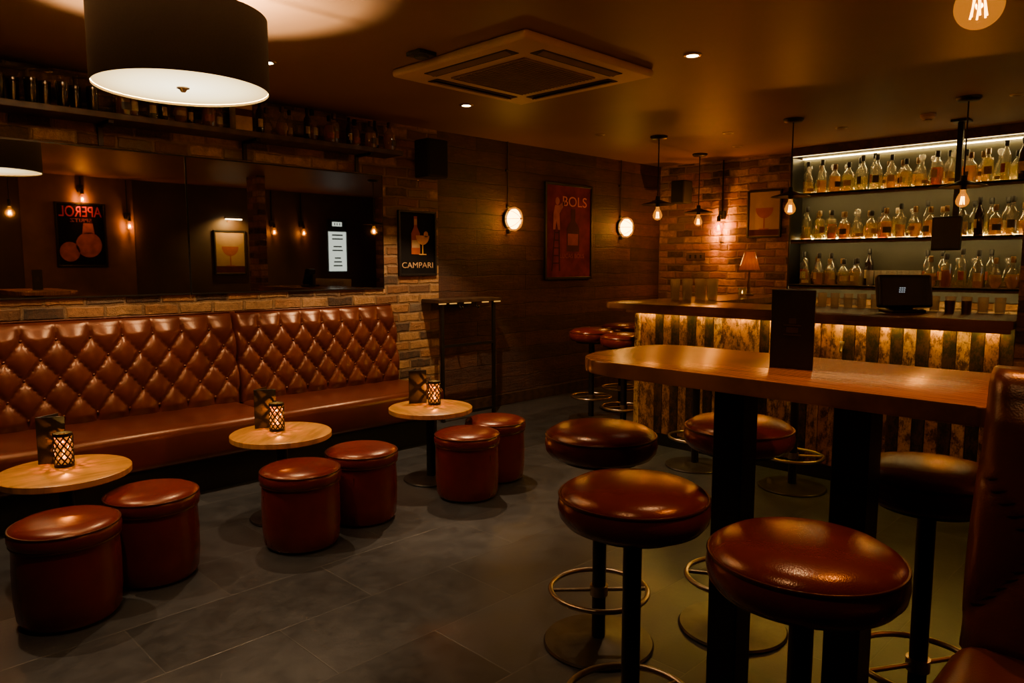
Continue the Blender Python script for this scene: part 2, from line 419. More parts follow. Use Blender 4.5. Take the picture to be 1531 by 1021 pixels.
ban = thing('banquette', 'long chestnut leather banquette with diamond buttoned back under the mirror', 'banquette', (0,0,0))
ID = lambda x, y, z: Vector((x, y, z))
tufted(ban, .06, 2.40, 12, .455, 1.135, 5.28, 5.36, 5.49, M['leather_seat'], 1.015, .245, 5, ID, .046)
tufted(ban, 2.405, 3.87, 8, .455, 1.135, 5.28, 5.36, 5.49, M['leather_seat'], 1.015, .245, 5, ID, .046)
for xa, xb in ((.06, 2.395), (2.405, 3.90)):
    b = nb(); box(b, ((xa+xb)/2, 5.015, .345), (xb-xa, .67, .25), .055, 4); fin('seat_cushion', b, M['leather_seat'], ban, 60)
b = nb(); box(b, (1.97, 5.12, .11), (3.80, .70, .22), .005); fin('plinth', b, M['blackm'], ban)
for xa, xb in ((.08, 2.38), (2.425, 3.85)):
    b = nb(); tube(b, [(xa,5.382,1.133),(xb,5.382,1.133)], .007); fin('top_piping', b, M['leather_pipe'], ban, 60)

# ------------------------------------------------------------------ ottomans, low tables, candles, menus
OS = 1.12
def zs(p): return [(r, z*OS) for r, z in p]
def make_ottoman(label):
    t = thing('ottoman', label, 'ottoman', group='leather drum ottomans by the low tables')
    b = nb(); lathe(b, zs([(0,.012),(.185,.012),(.196,.03),(.203,.10),(.204,.2),(.200,.29),(.196,.312),(0,.312)]), 48); fin('body', b, M['leather_red'], t, 50)
    b = nb(); lathe(b, zs([(0,.305),(.19,.305),(.207,.312),(.213,.328),(.212,.348),(.203,.366),(.18,.378),(.13,.387),(.06,.391),(0,.392)]), 48); fin('cushion_lid', b, M['leather_red'], t, 50)
    b = nb(); tube(b, circ(.207,.362*OS,48), .0045, 6, True); tube(b, circ(.205,.309*OS,48), .004, 6, True); fin('piping', b, M['leather_pipe'], t, 60)
    b = nb(); lathe(b, [(0,0),(.17,0),(.17,.0145),(0,.0145)], 32); fin('base_glide', b, M['blackm'], t, 40)
    b = nb(); tube(b, [(.1963+.0055*min(1,k/6), 0, .03+.053*k) for k in range(6)], .003, 6); fin('seam', b, M['leather_pipe'], t)
    return t
OTT = [(.785,3.46,'nearer red leather drum ottoman in front of the leftmost low table'),
       (1.19,3.63,'red leather drum ottoman right behind the nearest ottoman, by leftmost low table'),
       (1.90,3.50,'front red leather drum ottoman of the pair at the middle low table'),
       (2.35,3.60,'rear right red leather drum ottoman of the pair at the middle low table'),
       (3.07,3.48,'front red leather drum ottoman at the low table nearest the brick pillar'),
       (3.475,3.64,'rear right drum ottoman at the low table nearest the brick pillar')]
o0 = None
for i, (x, y, l) in enumerate(OTT):
    if o0 is None: o0 = make_ottoman(l); o0.location = (x,y,0); o0.rotation_euler.z = 1.2
    else: dup(o0, (x,y,0), 1.2+i*.9, l)
TZ = .513
def make_low_table(label):
    t = thing('low_table', label, 'table', group='round low tables along the banquette')
    b = nb(); lathe(b, [(0,TZ-.035),(.28,TZ-.035),(.287,TZ-.03),(.287,TZ-.004),(.282,TZ),(0,TZ)], 64); fin('tabletop', b, M['wood_top'], t, 40)
    b = nb(); lathe(b, [(0,TZ-.045),(.12,TZ-.045),(.12,TZ-.035),(0,TZ-.035)], 32); fin('mounting_plate', b, M['black'], t, 40)
    b = nb(); lathe(b, [(0,.018),(.032,.018),(.032,TZ-.044),(0,TZ-.044)], 24); fin('pedestal', b, M['black'], t, 40)
    b = nb(); lathe(b, [(0,0),(.19,0),(.195,.006),(.19,.014),(.06,.022),(.05,.03),(0,.03)], 48); fin('base', b, M['black'], t, 40)
    return t
TAB = [(.91,3.95,'leftmost'),(2.025,3.94,'middle'),(3.125,3.92,'farthest, nearest brick pillar')]
def make_candle(label):
    t = thing('candle_holder', label, 'candle holder', group='lattice candle holders on the low tables')
    b = nb()
    r, h0, h1 = .041, .012, .155
    n = 9
    for sgn in (1,-1):
        for k in range(n):
            tube(b, [(r*math.cos(2*PI*k/n+sgn*2.6*s/14), r*math.sin(2*PI*k/n+sgn*2.6*s/14), h0+(h1-h0)*s/14) for s in range(15)], .0040, 5)
    fin('lattice', b, M['black'], t, 60)
    b = nb(); lathe(b, [(.039,.15),(.0435,.15),(.0435,.165),(.039,.165),(.039,.15)], 32); fin('rim', b, M['black'], t, 40)
    b = nb(); lathe(b, [(0,0),(.0435,0),(.0435,.016),(0,.016)], 32); fin('base', b, M['black'], t, 40)
    b = nb(); lathe(b, [(.036,.017),(.036,.15)], 32); fin('glass_sleeve', b, M['tea'], t, 60)
    b = nb(); lathe(b, [(0,.016),(.024,.016),(.024,.04),(0,.04)], 24); fin('tea_light', b, M['wax'], t, 40)
    b = nb(); lathe(b, [(0,.04),(.005,.045),(.008,.054),(.005,.07),(0,.084)], 12); fin('flame', b, M['flame'], t, 60)
    return t
def make_menu(label):
    t = thing('menu', label, 'menu', group='folded black menus standing on tables')
    hw, hh = .125, .235
    for s in (1,-1):
        R = Matrix.Rotation(s*math.radians(27),3,'Z')
        b = nb(); box(b, (hw/2,0,hh/2), (hw,.004,hh), .001, 1)
        bmesh.ops.rotate(b, verts=b.verts[:], matrix=R)
        cv = fin('cover', b, M['cover'], t)
        b = nb()
        for z0, z1, w in ((.128,.132,.05),(.108,.124,.034),(.100,.103,.05),(.135,.150,.02)):
            box(b, (hw/2, s*.0028, (z0+z1)/2), (w,.001,z1-z0))
        bmesh.ops.rotate(b, verts=b.verts[:], matrix=R)
        fin('emblem', b, M['gold'], cv)
    b = nb(); box(b, (hw*.45,0,hh/2), (hw*.8,.003,hh*.94)); fin('inner_page', b, M['paper'], t)
    return t
t0 = c0 = m0 = None
CAN = [(.925,4.02),(2.03,4.0),(3.20,3.97)]; MEN = [(.84,4.135),(1.955,4.13),(3.085,4.11)]
for i, (x, y, w) in enumerate(TAB):
    lt = 'small round oak topped table on black pedestal, %s of the row' % w
    lc = 'lit black lattice candle holder on the %s low table' % ('leftmost','middle','far')[i]
    lm = 'folded black menu standing behind the candle on the %s low table' % ('leftmost','middle','far')[i]
    if i == 0:
        t0 = make_low_table(lt); t0.location = (x,y,0); c0 = make_candle(lc); c0.location = (*CAN[0],TZ); m0 = make_menu(lm); m0.location = (*MEN[0],TZ); m0.rotation_euler.z = 0
    else:
        dup(t0, (x,y,0), i*.7, lt); dup(c0, (*CAN[i],TZ), i*.5, lc); dup(m0, (*MEN[i],TZ), .02*i, lm)
    light('POINT', (CAN[i][0], CAN[i][1], TZ+.105), 4.0, (1,.52,.11), .003)
HT = 1.187
dup(m0, (2.10,1.0,HT), -.95, 'folded black menu standing on the high table top')

# ------------------------------------------------------------------ high table and stools
ht = thing('high_table', 'tall rectangular walnut bar table with rounded corners on two black posts', 'table', (2.13,1.0,0))
def L(pts): return [(x-2.13, y-1.0) for x, y in pts]
b = nb(); prism(b, L(roundpoly(1.84,2.43,.37,1.61,(.03,.03,.12,.20))), HT-.046, HT, .006); fin('tabletop', b, M['wood_high'], ht, 40)
for y in (.74,1.11):
    b = nb(); box(b, (-.02,y-1,.568), (.10,.10,1.116), .004); fin('leg', b, M['black'], ht)
    b = nb(); box(b, (-.02,y-1,1.134), (.2,.2,.014)); fin('top_plate', b, M['black'], ht)
    b = nb(); box(b, (-.02,y-1,.006), (.34,.22,.012), .003); fin('foot_plate', b, M['black'], ht)
def make_stool(label):
    t = thing('bar_stool', label, 'stool', group='round leather pedestal stools')
    b = nb(); lathe(b, [(0,.758),(.17,.758),(.196,.765),(.211,.784),(.216,.810),(.212,.838),(.201,.856),(.175,.871),(.11,.883),(.05,.887),(0,.888)], 64); fin('seat_cushion', b, M['leather_stool'], t, 60)
    b = nb(); tube(b, circ(.2105,.843,64), .0045, 6, True); fin('piping', b, M['leather_pipe'], t, 60)
    b = nb(); lathe(b, [(0,.743),(.15,.743),(.155,.758),(0,.758)], 32); fin('seat_plate', b, M['black'], t, 40)
    b = nb(); lathe(b, [(0,.02),(.027,.02),(.027,.744),(0,.744)], 24); fin('post', b, M['black'], t, 40)
    b = nb(); tube(b, circ(.19,.22,48), .0105, 8, True); r = fin('foot_ring', b, M['steel'], t, 60)
    b = nb(); tube(b, [(-.19,0,.22),(.19,0,.22)], .008, 8); lathe(b, [(.027,.2),(.036,.2),(.036,.24),(.027,.24)], 20); fin('ring_bar', b, M['steel'], r, 50)
    b = nb(); lathe(b, [(0,0),(.212,0),(.218,.006),(.212,.014),(.07,.022),(.04,.03),(0,.03)], 56); fin('base', b, M['base_metal'], t, 40)
    return t
ST = [(2.20,1.715,'leather stool standing off the rounded left end of the high table'),
      (1.68,1.19,'leather stool in front of the high table, left of the closest stool'),
      (1.595,.66,'closest and largest looking leather stool, beside the bench seat corner'),
      (2.69,1.40,'leather stool on bar side of high table, partly behind left black post'),
      (2.50,.655,'leather stool behind high table, half hidden by the bench back'),
      (4.72,2.80,'bar stool at the striped bar front, its base left of the high table post'),
      (4.72,2.06,'bar stool at the striped bar front, foot ring seen between table posts'),
      (5.47,4.39,'leftmost bar stool at the end of the bar near the plank wall'),
      (5.27,3.86,'bar stool tucked against the corner of the bar, behind high table tip'),
      (6.09,4.50,'farthest bar stool, behind the two at the bar end')]
s0 = None
for i, (x, y, l) in enumerate(ST):
    if s0 is None: s0 = make_stool(l); s0.location = (x,y,0); s0.rotation_euler.z = -.75
    else: dup(s0, (x,y,0), -.75+[0,.5,.1,-.3,.2,.5,-.2,.1,.3,0][i], l)

# ------------------------------------------------------------------ bench at right
bn = thing('leather_bench', 'tall brown leather bench with buttoned back at the right frame edge', 'bench', (1.60,0,0))
b = nb(); box(b, (-.29,-.15,.70), (.56,1.0,.16), .05, 4); fin('seat_cushion', b, M['leather_seat'], bn, 60)
b = nb(); box(b, (-.23,-.15,.31), (.52,.98,.62), .006); fin('plinth', b, M['blackm'], bn)
TB = lambda x, y, z: Vector((y, -x, z))
tufted(bn, -.352, .64, 4, .74, 1.29, -.012, .08, .19, M['leather_seat'], 1.12, .32, 3, TB, .03)
b = nb(); box(b, (.12,-.155,.37), (.12,.98,.74)); fin('back_support', b, M['blackm'], bn)

# ------------------------------------------------------------------ bar
bar = thing('bar_counter', 'L shaped bar with dark top and glowing striped plank front', 'bar counter', (5.04,2.2,0))
def LB(pts): return [(x-5.04, y-2.2) for x, y in pts]
arc = [(4.9+.08-.08*math.cos(math.radians(a)), 3.82-.08+.08*math.sin(math.radians(a))) for a in range(0,91,15)]
b = nb(); prism(b, LB([(4.9,.91)]+arc+[(7.3,3.82),(7.3,3.22),(5.6,3.22),(5.6,.91)]), 1.12, 1.172, .008); fin('counter_top', b, M['wood_bar'], bar, 40)
b = nb(); box(b, (.27,.03,.56), (.44,2.63,1.12)); fin('carcass', b, M['blackm'], bar)
b = nb(); y = .92
while y < 3.6:
    nxt = 2.2+(math.floor((y-2.2)/SLAT+1e-4)+1)*SLAT; w = min(nxt-y, 3.602-y)-.0016; d = .018+.016*random.random()
    if w > .004: box(b, (.05-d/2, y+.0008+w/2-2.2, .61), (d, w, 1.02), .003, 1)
    y = nxt
fin('front_cladding', b, M['clad'], bar)
b = nb(); box(b, (.035,.06,.05), (.03,2.68,.1)); fin('kick_plate', b, M['black'], bar)
b = nb(); box(b, (-.132,.05,1.110), (.016,2.66,.026), .003); fin('front_lip', b, M['wood_bar'], bar)
b = nb()
for k in range(10): box(b, (-.012,-1.15+.267*k,1.1165), (.012,.15,.007))
fin('light_strip', b, M['strip_bar'], bar)
b = nb(); box(b, (1.36,1.32,.56), (1.74,.36,1.12)); fin('return_carcass', b, M['blackm'], bar)
b = nb(); tube(b, [(0,0,0),(0,0,-.03),(-.02,0,-.05),(-.04,0,-.03),(-.035,0,-.012)], .006); box(b, (.001,0,.0), (.010,.03,.05), .002, 1)
tag(fin('coat_hook', b, M['steel'], None, 50, (5.049,1.90,.95)), 'small metal hook screwed to the striped bar front', 'hook')
BZ = 1.172
# bar top things
def make_tumbler(label, grp, m='glass_tumbler'):
    t = thing('tumbler', label, 'glass', group=grp)
    b = nb(); lathe(b, [(0,.0),(.028,.0),(.031,.004),(.037,.16),(.034,.16),(.029,.014),(0,.012)], 24); fin('glass_body', b, M[m], t, 60)
    return t
GP = [(5.58,3.55),(5.69,3.62),(5.67,3.48),(5.78,3.55),(5.80,3.42),(5.90,3.50),(5.88,3.62),(6.00,3.44),(5.90,3.36)]
g0 = None
order = sorted(range(len(GP)), key=lambda i: (GP[i][0]-GP[i][1])/(GP[i][0]+GP[i][1]))
for rk, i in enumerate(order):
    l = 'tall clear glass on the bar corner, %s from left in its cluster' % ORD[rk]
    if g0 is None: g0 = make_tumbler(l, 'tall glasses clustered on the bar corner'); g0.location = (*GP[i],BZ); g0.scale = (1.15,)*3
    else: dup(g0, (*GP[i],BZ), 0, l)
g3 = None
for k in range(13):
    loc = (5.555,2.25-.095*k,BZ); l = 'short glass on inner edge of the bar around the till, %s from left' % ORD[k]
    if g3 is None: g3 = make_tumbler(l, 'short glasses along the inner edge of the bar'); g3.location = loc; g3.scale = (.9,.9,.66)
    else: dup(g3, loc, 0, l)
# small shaded lamp
tl = thing('table_lamp', 'small table lamp with pleated orange shade on the bar return', 'lamp', (6.95,3.56,BZ))
b = nb(); lathe(b, [(0,0),(.05,0),(.052,.01),(.02,.025),(.012,.06),(.018,.10),(.012,.15),(.009,.25),(0,.25)], 24); fin('stem', b, M['bronze'], tl, 50)
b = nb(); N = 40
for k in range(N):
    a0, a1 = 2*PI*k/N, 2*PI*(k+1)/N
    r0 = 1.03 if k % 2 else .97; r1 = .97 if k % 2 else 1.03
    vs = [b.verts.new((.10*r0*math.cos(a0),.10*r0*math.sin(a0),.26)), b.verts.new((.10*r1*math.cos(a1),.10*r1*math.sin(a1),.26)), b.verts.new((.05*math.cos(a1),.05*math.sin(a1),.44)), b.verts.new((.05*math.cos(a0),.05*math.sin(a0),.44))]
    b.faces.new(vs)
bmesh.ops.remove_doubles(b, verts=b.verts[:], dist=.0005)
fin('lamp_shade', b, M['shade_orange'], tl)
light('POINT', (6.95,3.56,BZ+.33), .25, (1,.50,.14), .02)
vt = thing('votive_glass', 'small lit glass votive on the bar return below the orange lamp', 'candle', (6.55,3.42,BZ))
b = nb(); lathe(b, [(0,0),(.035,0),(.042,.09),(.039,.09),(.033,.01),(0,.01)], 24); fin('glass_cup', b, M['glass_clear'], vt, 60)
b = nb(); lathe(b, [(0,.01),(.028,.01),(.029,.035),(0,.035)], 20); fin('wax', b, M['wax'], vt, 50)
b = nb(); lathe(b, [(0,.035),(.006,.045),(0,.07)], 10); fin('flame', b, M['flame'], vt, 60)
# till
tt = thing('till_screen', 'black till touch screen with white mark, standing on the bar', 'till', (5.30,1.60,BZ), -PI/4)
b = nb(); box(b, (0,.03,.01), (.22,.2,.02), .006); fin('base', b, M['black'], tt)
b = nb(); box(b, (0,.06,.09), (.16,.06,.16), .012); fin('neck', b, M['black'], tt)
R15 = Matrix.Rotation(math.radians(-12),3,'X')
b = nb(); box(b, (0,.02,.140), (.36,.060,.22), .018, 3, R15); fin('housing', b, M['black'], tt)
b = nb(); box(b, (0,-.0125,.138), (.32,.003,.18), 0, 2, R15); sc = fin('screen', b, M['cover'], tt)
b = nb()
for i in range(3):
    for j in range(3):
        zz = .15+.0135*(j-1); box(b, (-.03+.0145*(i-1), -.0145-.21*(zz-.138), zz), (.010,.002,.009), 0, 2, R15)
fin('screen_mark', b, M['white_logo'], sc)
for i, (x, y) in enumerate(((5.40,1.36),(5.43,1.27))):
    b = nb(); lathe(b, [(0,0),(.026,0),(.029,.085),(.026,.085),(.024,.008),(0,.008)], 20)
    tag(fin('straw_cup', b, M['bronze'], None, 50, (x,y,BZ)), 'small bronze cup on the bar right of the till, %s one' % ('left','right')[i], 'cup', 'bronze cups beside the till')

# ------------------------------------------------------------------ back bar shelving
SZ = [1.265, 1.755, 2.25]
names = ['lowest','middle','top']
for i, (z, n_) in enumerate(zip(SZ, names)):
    s_ = thing('bottle_shelf', '%s dark shelf of bottles on the wall behind the bar' % n_, 'shelf', (8.08,YC,z-.03), 0, 'bottle shelves behind the bar')
    b = nb(); box(b, (0,0,.018), (.278,YW-.05,.024), .003); box(b, (-.135,0,.006), (.008,YW-.05,.040), .002, 1); fin('board', b, M['wood_dark'], s_)
    b = nb(); box(b, (-.10,0,.002), (.012,YW-.1,.007)); fin('light_strip', b, M['strip_shelf'], s_)
    if i:
        b = nb(); box(b, (0,0,0), (.006,YW-.1,.012))
        tag(fin('light_strip', b, M['strip_shelf'], None, None, (8.217,YC,z+.012)), 'thin glowing light strip on the back panel behind the %s row of bottles' % n_, 'light strip')
for y, w_ in ((YA+.01,'right'), (YB-.01,'left')):
    u_ = thing('shelf_upright', 'thin black upright at the %s end of the bottle shelves' % w_, 'shelf upright', (8.08,y,1.2))
    b = nb(); box(b, (0,0,.72), (.278,.02,1.44), .003); fin('board', b, M['black'], u_)
vl = thing('cove_valance', 'dark valance with bright light strip above the bottle shelves', 'valance', (8.08,YC,2.65))
b = nb(); box(b, (0,0,.045), (.30,YW,.09), .004); fin('board', b, M['wood_dark'], vl)
b = nb(); box(b, (-.135,0,-.003), (.010,YW-.04,.006)); fin('light_strip', b, M['strip_top'], vl)
b = nb(); box(b, (.12,0,-.004), (.016,YW-.04,.008)); fin('rear_light_strip', b, M['strip_shelf'], vl)
cb = thing('back_bar_cabinet', 'low dark cabinet run below the bottle shelves behind the bar', 'cabinet', (7.9,2.4,0))
b = nb(); box(b, (0,0,.45), (.6,2.4,.9)); fin('body', b, M['blackm'], cb)
b = nb(); box(b, (-.01,0,.925), (.64,2.44,.05), .005); fin('worktop', b, M['wood_bar'], cb)
for k in range(4):
    b = nb(); box(b, (-.31,-.9+.6*k,.45), (.02,.57,.78), .004); dd = fin('door', b, M['wood_dark'], cb)
    b = nb(); tube(b, [(-.335,-.68+.6*k,.5),(-.335,-.68+.6*k,.68)], .006); fin('handle', b, M['steel'], dd)

# bottles
LIQ = dict(gold=glass('golden spirit', (.98,.70,.15), .05, (1,.60,.07), .36), brown=glass('brown spirit', (.78,.34,.06), .05, (.9,.36,.04), .34),
           pale=glass('pale spirit', (.98,.90,.60), .05, (1,.82,.36), .2), red=glass('red liqueur', (.75,.08,.03), .05, (.8,.08,.03), .5),
           green=glass('green glass spirit', (.40,.40,.12), .08, (.45,.44,.12), .3), dark=glass('dark bottle glass', (.06,.035,.02), .12, (.08,.04,.02), .5))
LBL = dict(cream=plain('cream bottle label', (.42,.32,.16), .7, 0, .2, 40), black=plain('black bottle label', (.03,.026,.02), .6, 0, .3, 40),
           red=plain('red bottle label', (.28,.06,.025), .6, 0, .2, 40), brown=plain('tan bottle label', (.26,.15,.06), .6, 0, .2, 40))
PRO = dict(
 tall=[(.0,.0),(.046,.0),(.048,.006),(.048,.18),(.043,.205),(.020,.240),(.0165,.26),(.0165,.315),(.0,.315)],
 squat=[(.0,.0),(.056,.0),(.059,.008),(.060,.13),(.054,.165),(.025,.195),(.018,.21),(.018,.26),(.0,.26)],
 square=[(.0,.0),(.049,.0),(.052,.006),(.052,.19),(.047,.206),(.021,.220),(.0175,.232),(.0175,.285),(.0,.285)],
 belly=[(.0,.0),(.036,.0),(.051,.03),(.059,.08),(.052,.13),(.029,.17),(.017,.195),(.0165,.265),(.0,.265)],
 slim=[(.0,.0),(.037,.0),(.040,.006),(.040,.21),(.034,.24),(.0175,.27),(.0155,.29),(.0155,.34),(.0,.34)],
 decanter=[(.0,.0),(.057,.0),(.060,.008),(.055,.05),(.047,.10),(.037,.15),(.025,.18),(.019,.20),(.021,.225),(.0,.225)])
def make_bottle(shape, liq, lbl, cap):
    t = thing('bottle', '', 'bottle')
    p = PRO[shape]; rmax = max(r for r, z in p); top = p[-1][1]
    b = nb(); lathe(b, p, 20)
    if shape == 'square':
        for v in b.verts:
            if v.co.z < .205:
                q = max(abs(v.co.x), abs(v.co.y)); r_ = math.hypot(v.co.x, v.co.y)
                if q > 1e-5: k = .5+.5*r_/q; v.co.x *= k*.92; v.co.y *= k*.92
    fin('glass_body', b, M['glass_clear'] if liq not in ('dark','green') else LIQ[liq], t, 45)
    if liq not in ('dark','green'):
        lv = random.choice((.5,.65,.8,.95)); zmax = [z for r, z in p if r > rmax*.85][-1]*lv+.02
        q = [(max(0, r*.9), z+.004) for r, z in p if z < zmax and (r > 0 or z == 0)]; q.append((q[-1][0], zmax)); q.append((0, zmax))
        b = nb(); lathe(b, q, 20); fin('liquid', b, LIQ[liq], t, 45)
    z0, z1 = {'tall':(.06,.13),'squat':(.045,.10),'square':(.065,.135),'belly':(.06,.10),'slim':(.07,.15),'decanter':(.02,.05)}[shape]
    b = nb(); rr = rmax*1.015
    a = [math.radians(145+70*k/12) for k in range(13)]
    lo = [b.verts.new((rr*math.cos(t_), rr*math.sin(t_), z0)) for t_ in a]; hi = [b.verts.new((rr*math.cos(t_), rr*math.sin(t_), z1)) for t_ in a]
    for k in range(12): b.faces.new((lo[k], lo[k+1], hi[k+1], hi[k]))
    fin('label', b, LBL[lbl], t, 60)
    rn = p[-2][0]
    if shape == 'decanter':
        b = nb(); lathe(b, [(.012,top-.01),(.012,top+.006),(.026,top+.020),(.030,top+.036),(.022,top+.056),(0,top+.062)], 16); fin('stopper', b, M['glass_tumbler'], t, 60)
    else:
        b = nb(); lathe(b, [(rn*1.04,top-.04),(rn*1.25,top-.038),(rn*1.25,top+.010),(rn*1.0,top+.016),(0,top+.016)], 16)
        fin('cap', b, cap, t, 45)
    return t
KINDS = [('tall','gold','cream',M['black'],'tall golden bottle with cream label'),('squat','gold','black',M['bronze'],'squat golden bottle with black label'),
         ('square','brown','cream',M['black'],'square brown spirit bottle with cream label'),('belly','gold','brown',M['bronze'],'round bellied golden bottle'),
         ('slim','pale','red',M['black'],'slim clear bottle with red label'),('tall','green','cream',M['black'],'tall green bottle with cream label'),
         ('square','pale','brown',M['steel'],'square clear bottle with tan label'),('slim','dark','cream',M['black'],'slim dark bottle with cream label'),
         ('squat','brown','red',M['black'],'squat brown bottle with red label'),('tall','red','cream',M['black'],'tall red liqueur bottle'),
         ('belly','pale','black',M['bronze'],'round bellied clear bottle with black label'),('squat','pale','cream',M['black'],'squat clear bottle with cream label'),
         ('tall','pale','black',M['black'],'tall clear bottle with black label'),('decanter','gold','brown',M['bronze'],'flared golden decanter with glass stopper'),
         ('decanter','pale','cream',M['bronze'],'flared clear decanter with glass stopper')]
protos = {}
def place_bottle(k, loc, rz, label, group, sc):
    if k not in protos:
        t = make_bottle(*KINDS[k][:4]); t.location = loc; t.rotation_euler.z = rz; t.scale = (sc,)*3
        protos[k] = t
    else:
        t = dup(protos[k], loc, rz, None, sc)
    t['label'] = label; t['group'] = group
    return t
for si, z in enumerate(SZ):
    ys = []; y = YB-.11; j = 0
    while y > YA+.1:
        if not (si == 0 and 2.28 < y < 2.80): ys.append((y, j % 2))
        j += 1; y -= random.uniform(.0655,.0715)
    for i, (y, fr) in enumerate(ys):
        k = random.choice((0,1,1,2,2,3,3,6,6,10,10,8,13,14,9 if si == 0 else 1,0,11,12,11,4,7,3,13,14,12))
        place_bottle(k, (8.008 if fr else 8.138, y, z), random.uniform(-1.1,1.1), '%s, %s from left on %s back bar shelf' % (KINDS[k][4], ORD[i], names[si]), 'bottles on the %s back bar shelf' % names[si], random.uniform(1.0,1.09))
g1 = None
for k in range(9):
    loc = (8.02+.07*(k % 2), 2.77-.056*k, SZ[0]); l = 'clear tumbler between bottles on lowest back bar shelf, %s from left' % ORD[k]
    if g1 is None: g1 = make_tumbler(l, 'tumblers on the lowest back bar shelf'); g1.location = loc
    else: dup(g1, loc, 0, l)

# hanging monitor
mo = thing('hanging_monitor', 'black screen hanging from ceiling pole in front of bottle shelves', 'monitor', (7.4,1.86,CEIL))
b = nb(); box(b, (0,0,-.01), (.14,.14,.02), .004); fin('ceiling_plate', b, M['black'], mo)
b = nb(); box(b, (0,0,-.43), (.045,.045,.82), .004); fin('pole', b, M['black'], mo)
b = nb(); box(b, (-.05,.05,-.98), (.06,.23,.30), .01); fin('housing', b, M['black'], mo)
b = nb(); box(b, (-.082,.05,-.98), (.004,.20,.26)); fin('screen', b, M['cover'], mo)

# ------------------------------------------------------------------ mirror wall
for i, (xa, xb, l) in enumerate(((.05,2.145,'left panel of the long wall mirror, reflecting a lamp and a poster'),(2.15,3.86,'right panel of the long wall mirror, next to the brick pillar'))):
    t = thing('mirror', l, 'mirror', ((xa+xb)/2,5.5,1.27), 0, 'mirror panels above the banquette')
    b = nb(); box(b, (0,-.008,.5), (xb-xa,.012,1.0)); fin('mirror_glass', b, M['mirror'], t)
    b = nb(); w = xb-xa
    for zz in (.004,.996): box(b, (0,-.010,zz), (w,.018,.010))
    for xx in (-w/2+.002,w/2-.002): box(b, (xx,-.010,.5), (.004,.014,1.0))
    fin('edge_trim', b, M['black'], t)
ws = thing('wall_shelf', 'long dark timber shelf of bottles high above the mirror', 'shelf', (2.1,5.5,2.42))
b = nb(); box(b, (0,-.14,.02), (3.6,.27,.04), .004); fin('board', b, M['wood_dark'], ws)
for x in (-1.5,-.5,.5,1.5):
    b = nb(); box(b, (x,-.13,-.01), (.03,.22,.02)); box(b, (x,-.01,-.07), (.03,.018,.14)); fin('bracket', b, M['black'], ws)
xs = []; x = 3.82
while x > 1.62:
    if not (2.42 < x < 2.62): xs.append(x)
    x -= random.uniform(.085,.108)
for i, x in enumerate(xs):
    k = random.choice((7,7,2,8,5,1,3,0,6,7))
    hgt = max(z for r, z in PRO[KINDS[k][0]])+.016
    sc = min(.88, .262/hgt)*random.uniform(.86,1)
    place_bottle(k, (x, 5.36+(-.045,.035)[i % 2], 2.46), PI/2+random.uniform(-.4,.4), '%s, %s from right on shelf above mirror' % (KINDS[k][4], ORD[i]), 'bottles on the shelf above the mirror', sc)
g2 = None; k = 0
for x in [1.52-.085*j for j in range(9)]:
    loc = (x,5.33+.05*(k%2),2.46); l = 'dimmed glass at left end of shelf above mirror, %s from right' % ORD[k]; k += 1
    if g2 is None: g2 = make_tumbler(l, 'glasses on the shelf above the mirror', 'glass_dimmed'); g2.location = loc
    else: dup(g2, loc, 0, l)
bx = thing('presentation_box', 'pale bottle box with a dark band on the shelf above the mirror', 'box', (2.52,5.36,2.46))
b = nb(); box(b, (0,0,.105), (.13,.10,.21), .003); fin('carton', b, M['ink_cream'], bx)
b = nb(); box(b, (0,-.0515,.14), (.128,.002,.05)); fin('band', b, M['ink_brown'], bx)

# ------------------------------------------------------------------ posters
def poster(label, loc, rz, w, h, pm, fr=.028, group=None):
    t = thing('framed_poster', label, 'poster', loc, rz, group)
    b = nb()
    for s in (-1,1):
        box(b, (s*(w/2-fr/2),-.016,0), (fr,.03,h), .003, 1); box(b, (0,-.016,s*(h/2-fr/2)), (w-2*fr,.03,fr), .003, 1)
    fin('frame', b, M['black'], t)
    b = nb(); box(b, (0,-.008,0), (w-2*fr+.004,.012,h-2*fr+.004)); fin('print', b, pm, t)
    return t
def shape(t, name, polys, m, y=-.0155):
    b = nb()
    for p in polys: flat(b, p, y)
    return fin(name, b, m, t)
def ell(cx, cz, rx, rz, n=20): return [(cx+rx*math.cos(2*PI*k/n), cz+rz*math.sin(2*PI*k/n)) for k in range(n)]
def bott(cx, z0, w, h): return [(cx-w/2,z0),(cx+w/2,z0),(cx+w/2,z0+h*.55),(cx+w*.18,z0+h*.72),(cx+w*.18,z0+h),(cx-w*.18,z0+h),(cx-w*.18,z0+h*.72),(cx-w/2,z0+h*.55)]
def coupe(s, cz, cx=0):
    bowl = [(cx+s*.11*math.cos(PI+PI*k/12), cz+s*.12*math.sin(PI+PI*k/12)) for k in range(13)]
    return [bowl, [(cx-.008*s,cz-.24*s),(cx+.008*s,cz-.24*s),(cx+.008*s,cz-.115*s),(cx-.008*s,cz-.115*s)], [(cx-.06*s,cz-.25*s),(cx+.06*s,cz-.25*s),(cx+.06*s,cz-.238*s),(cx-.06*s,cz-.238*s)]]
p = poster('large dark red poster reading BOLS on the plank wall', (6.40,5.5,1.85), 0, .82, 1.07, M['print_red'])
text('lettering', 'BOLS', .42, .10, .34, -.0165, M['ink_orange'], p, .11)
text('lettering', 'LUCAS BOLS', .42, .06, -.27, -.0165, M['ink_dull'], p, .05)
shape(p, 'bottle_motif', [bott(.07,-.22,.22,.48)], M['ink_brown'])
shape(p, 'bottle_label_motif', [[(-.02,-.15),(.16,-.15),(.16,-.02),(-.02,-.02)]], M['ink_dull'], -.0165)
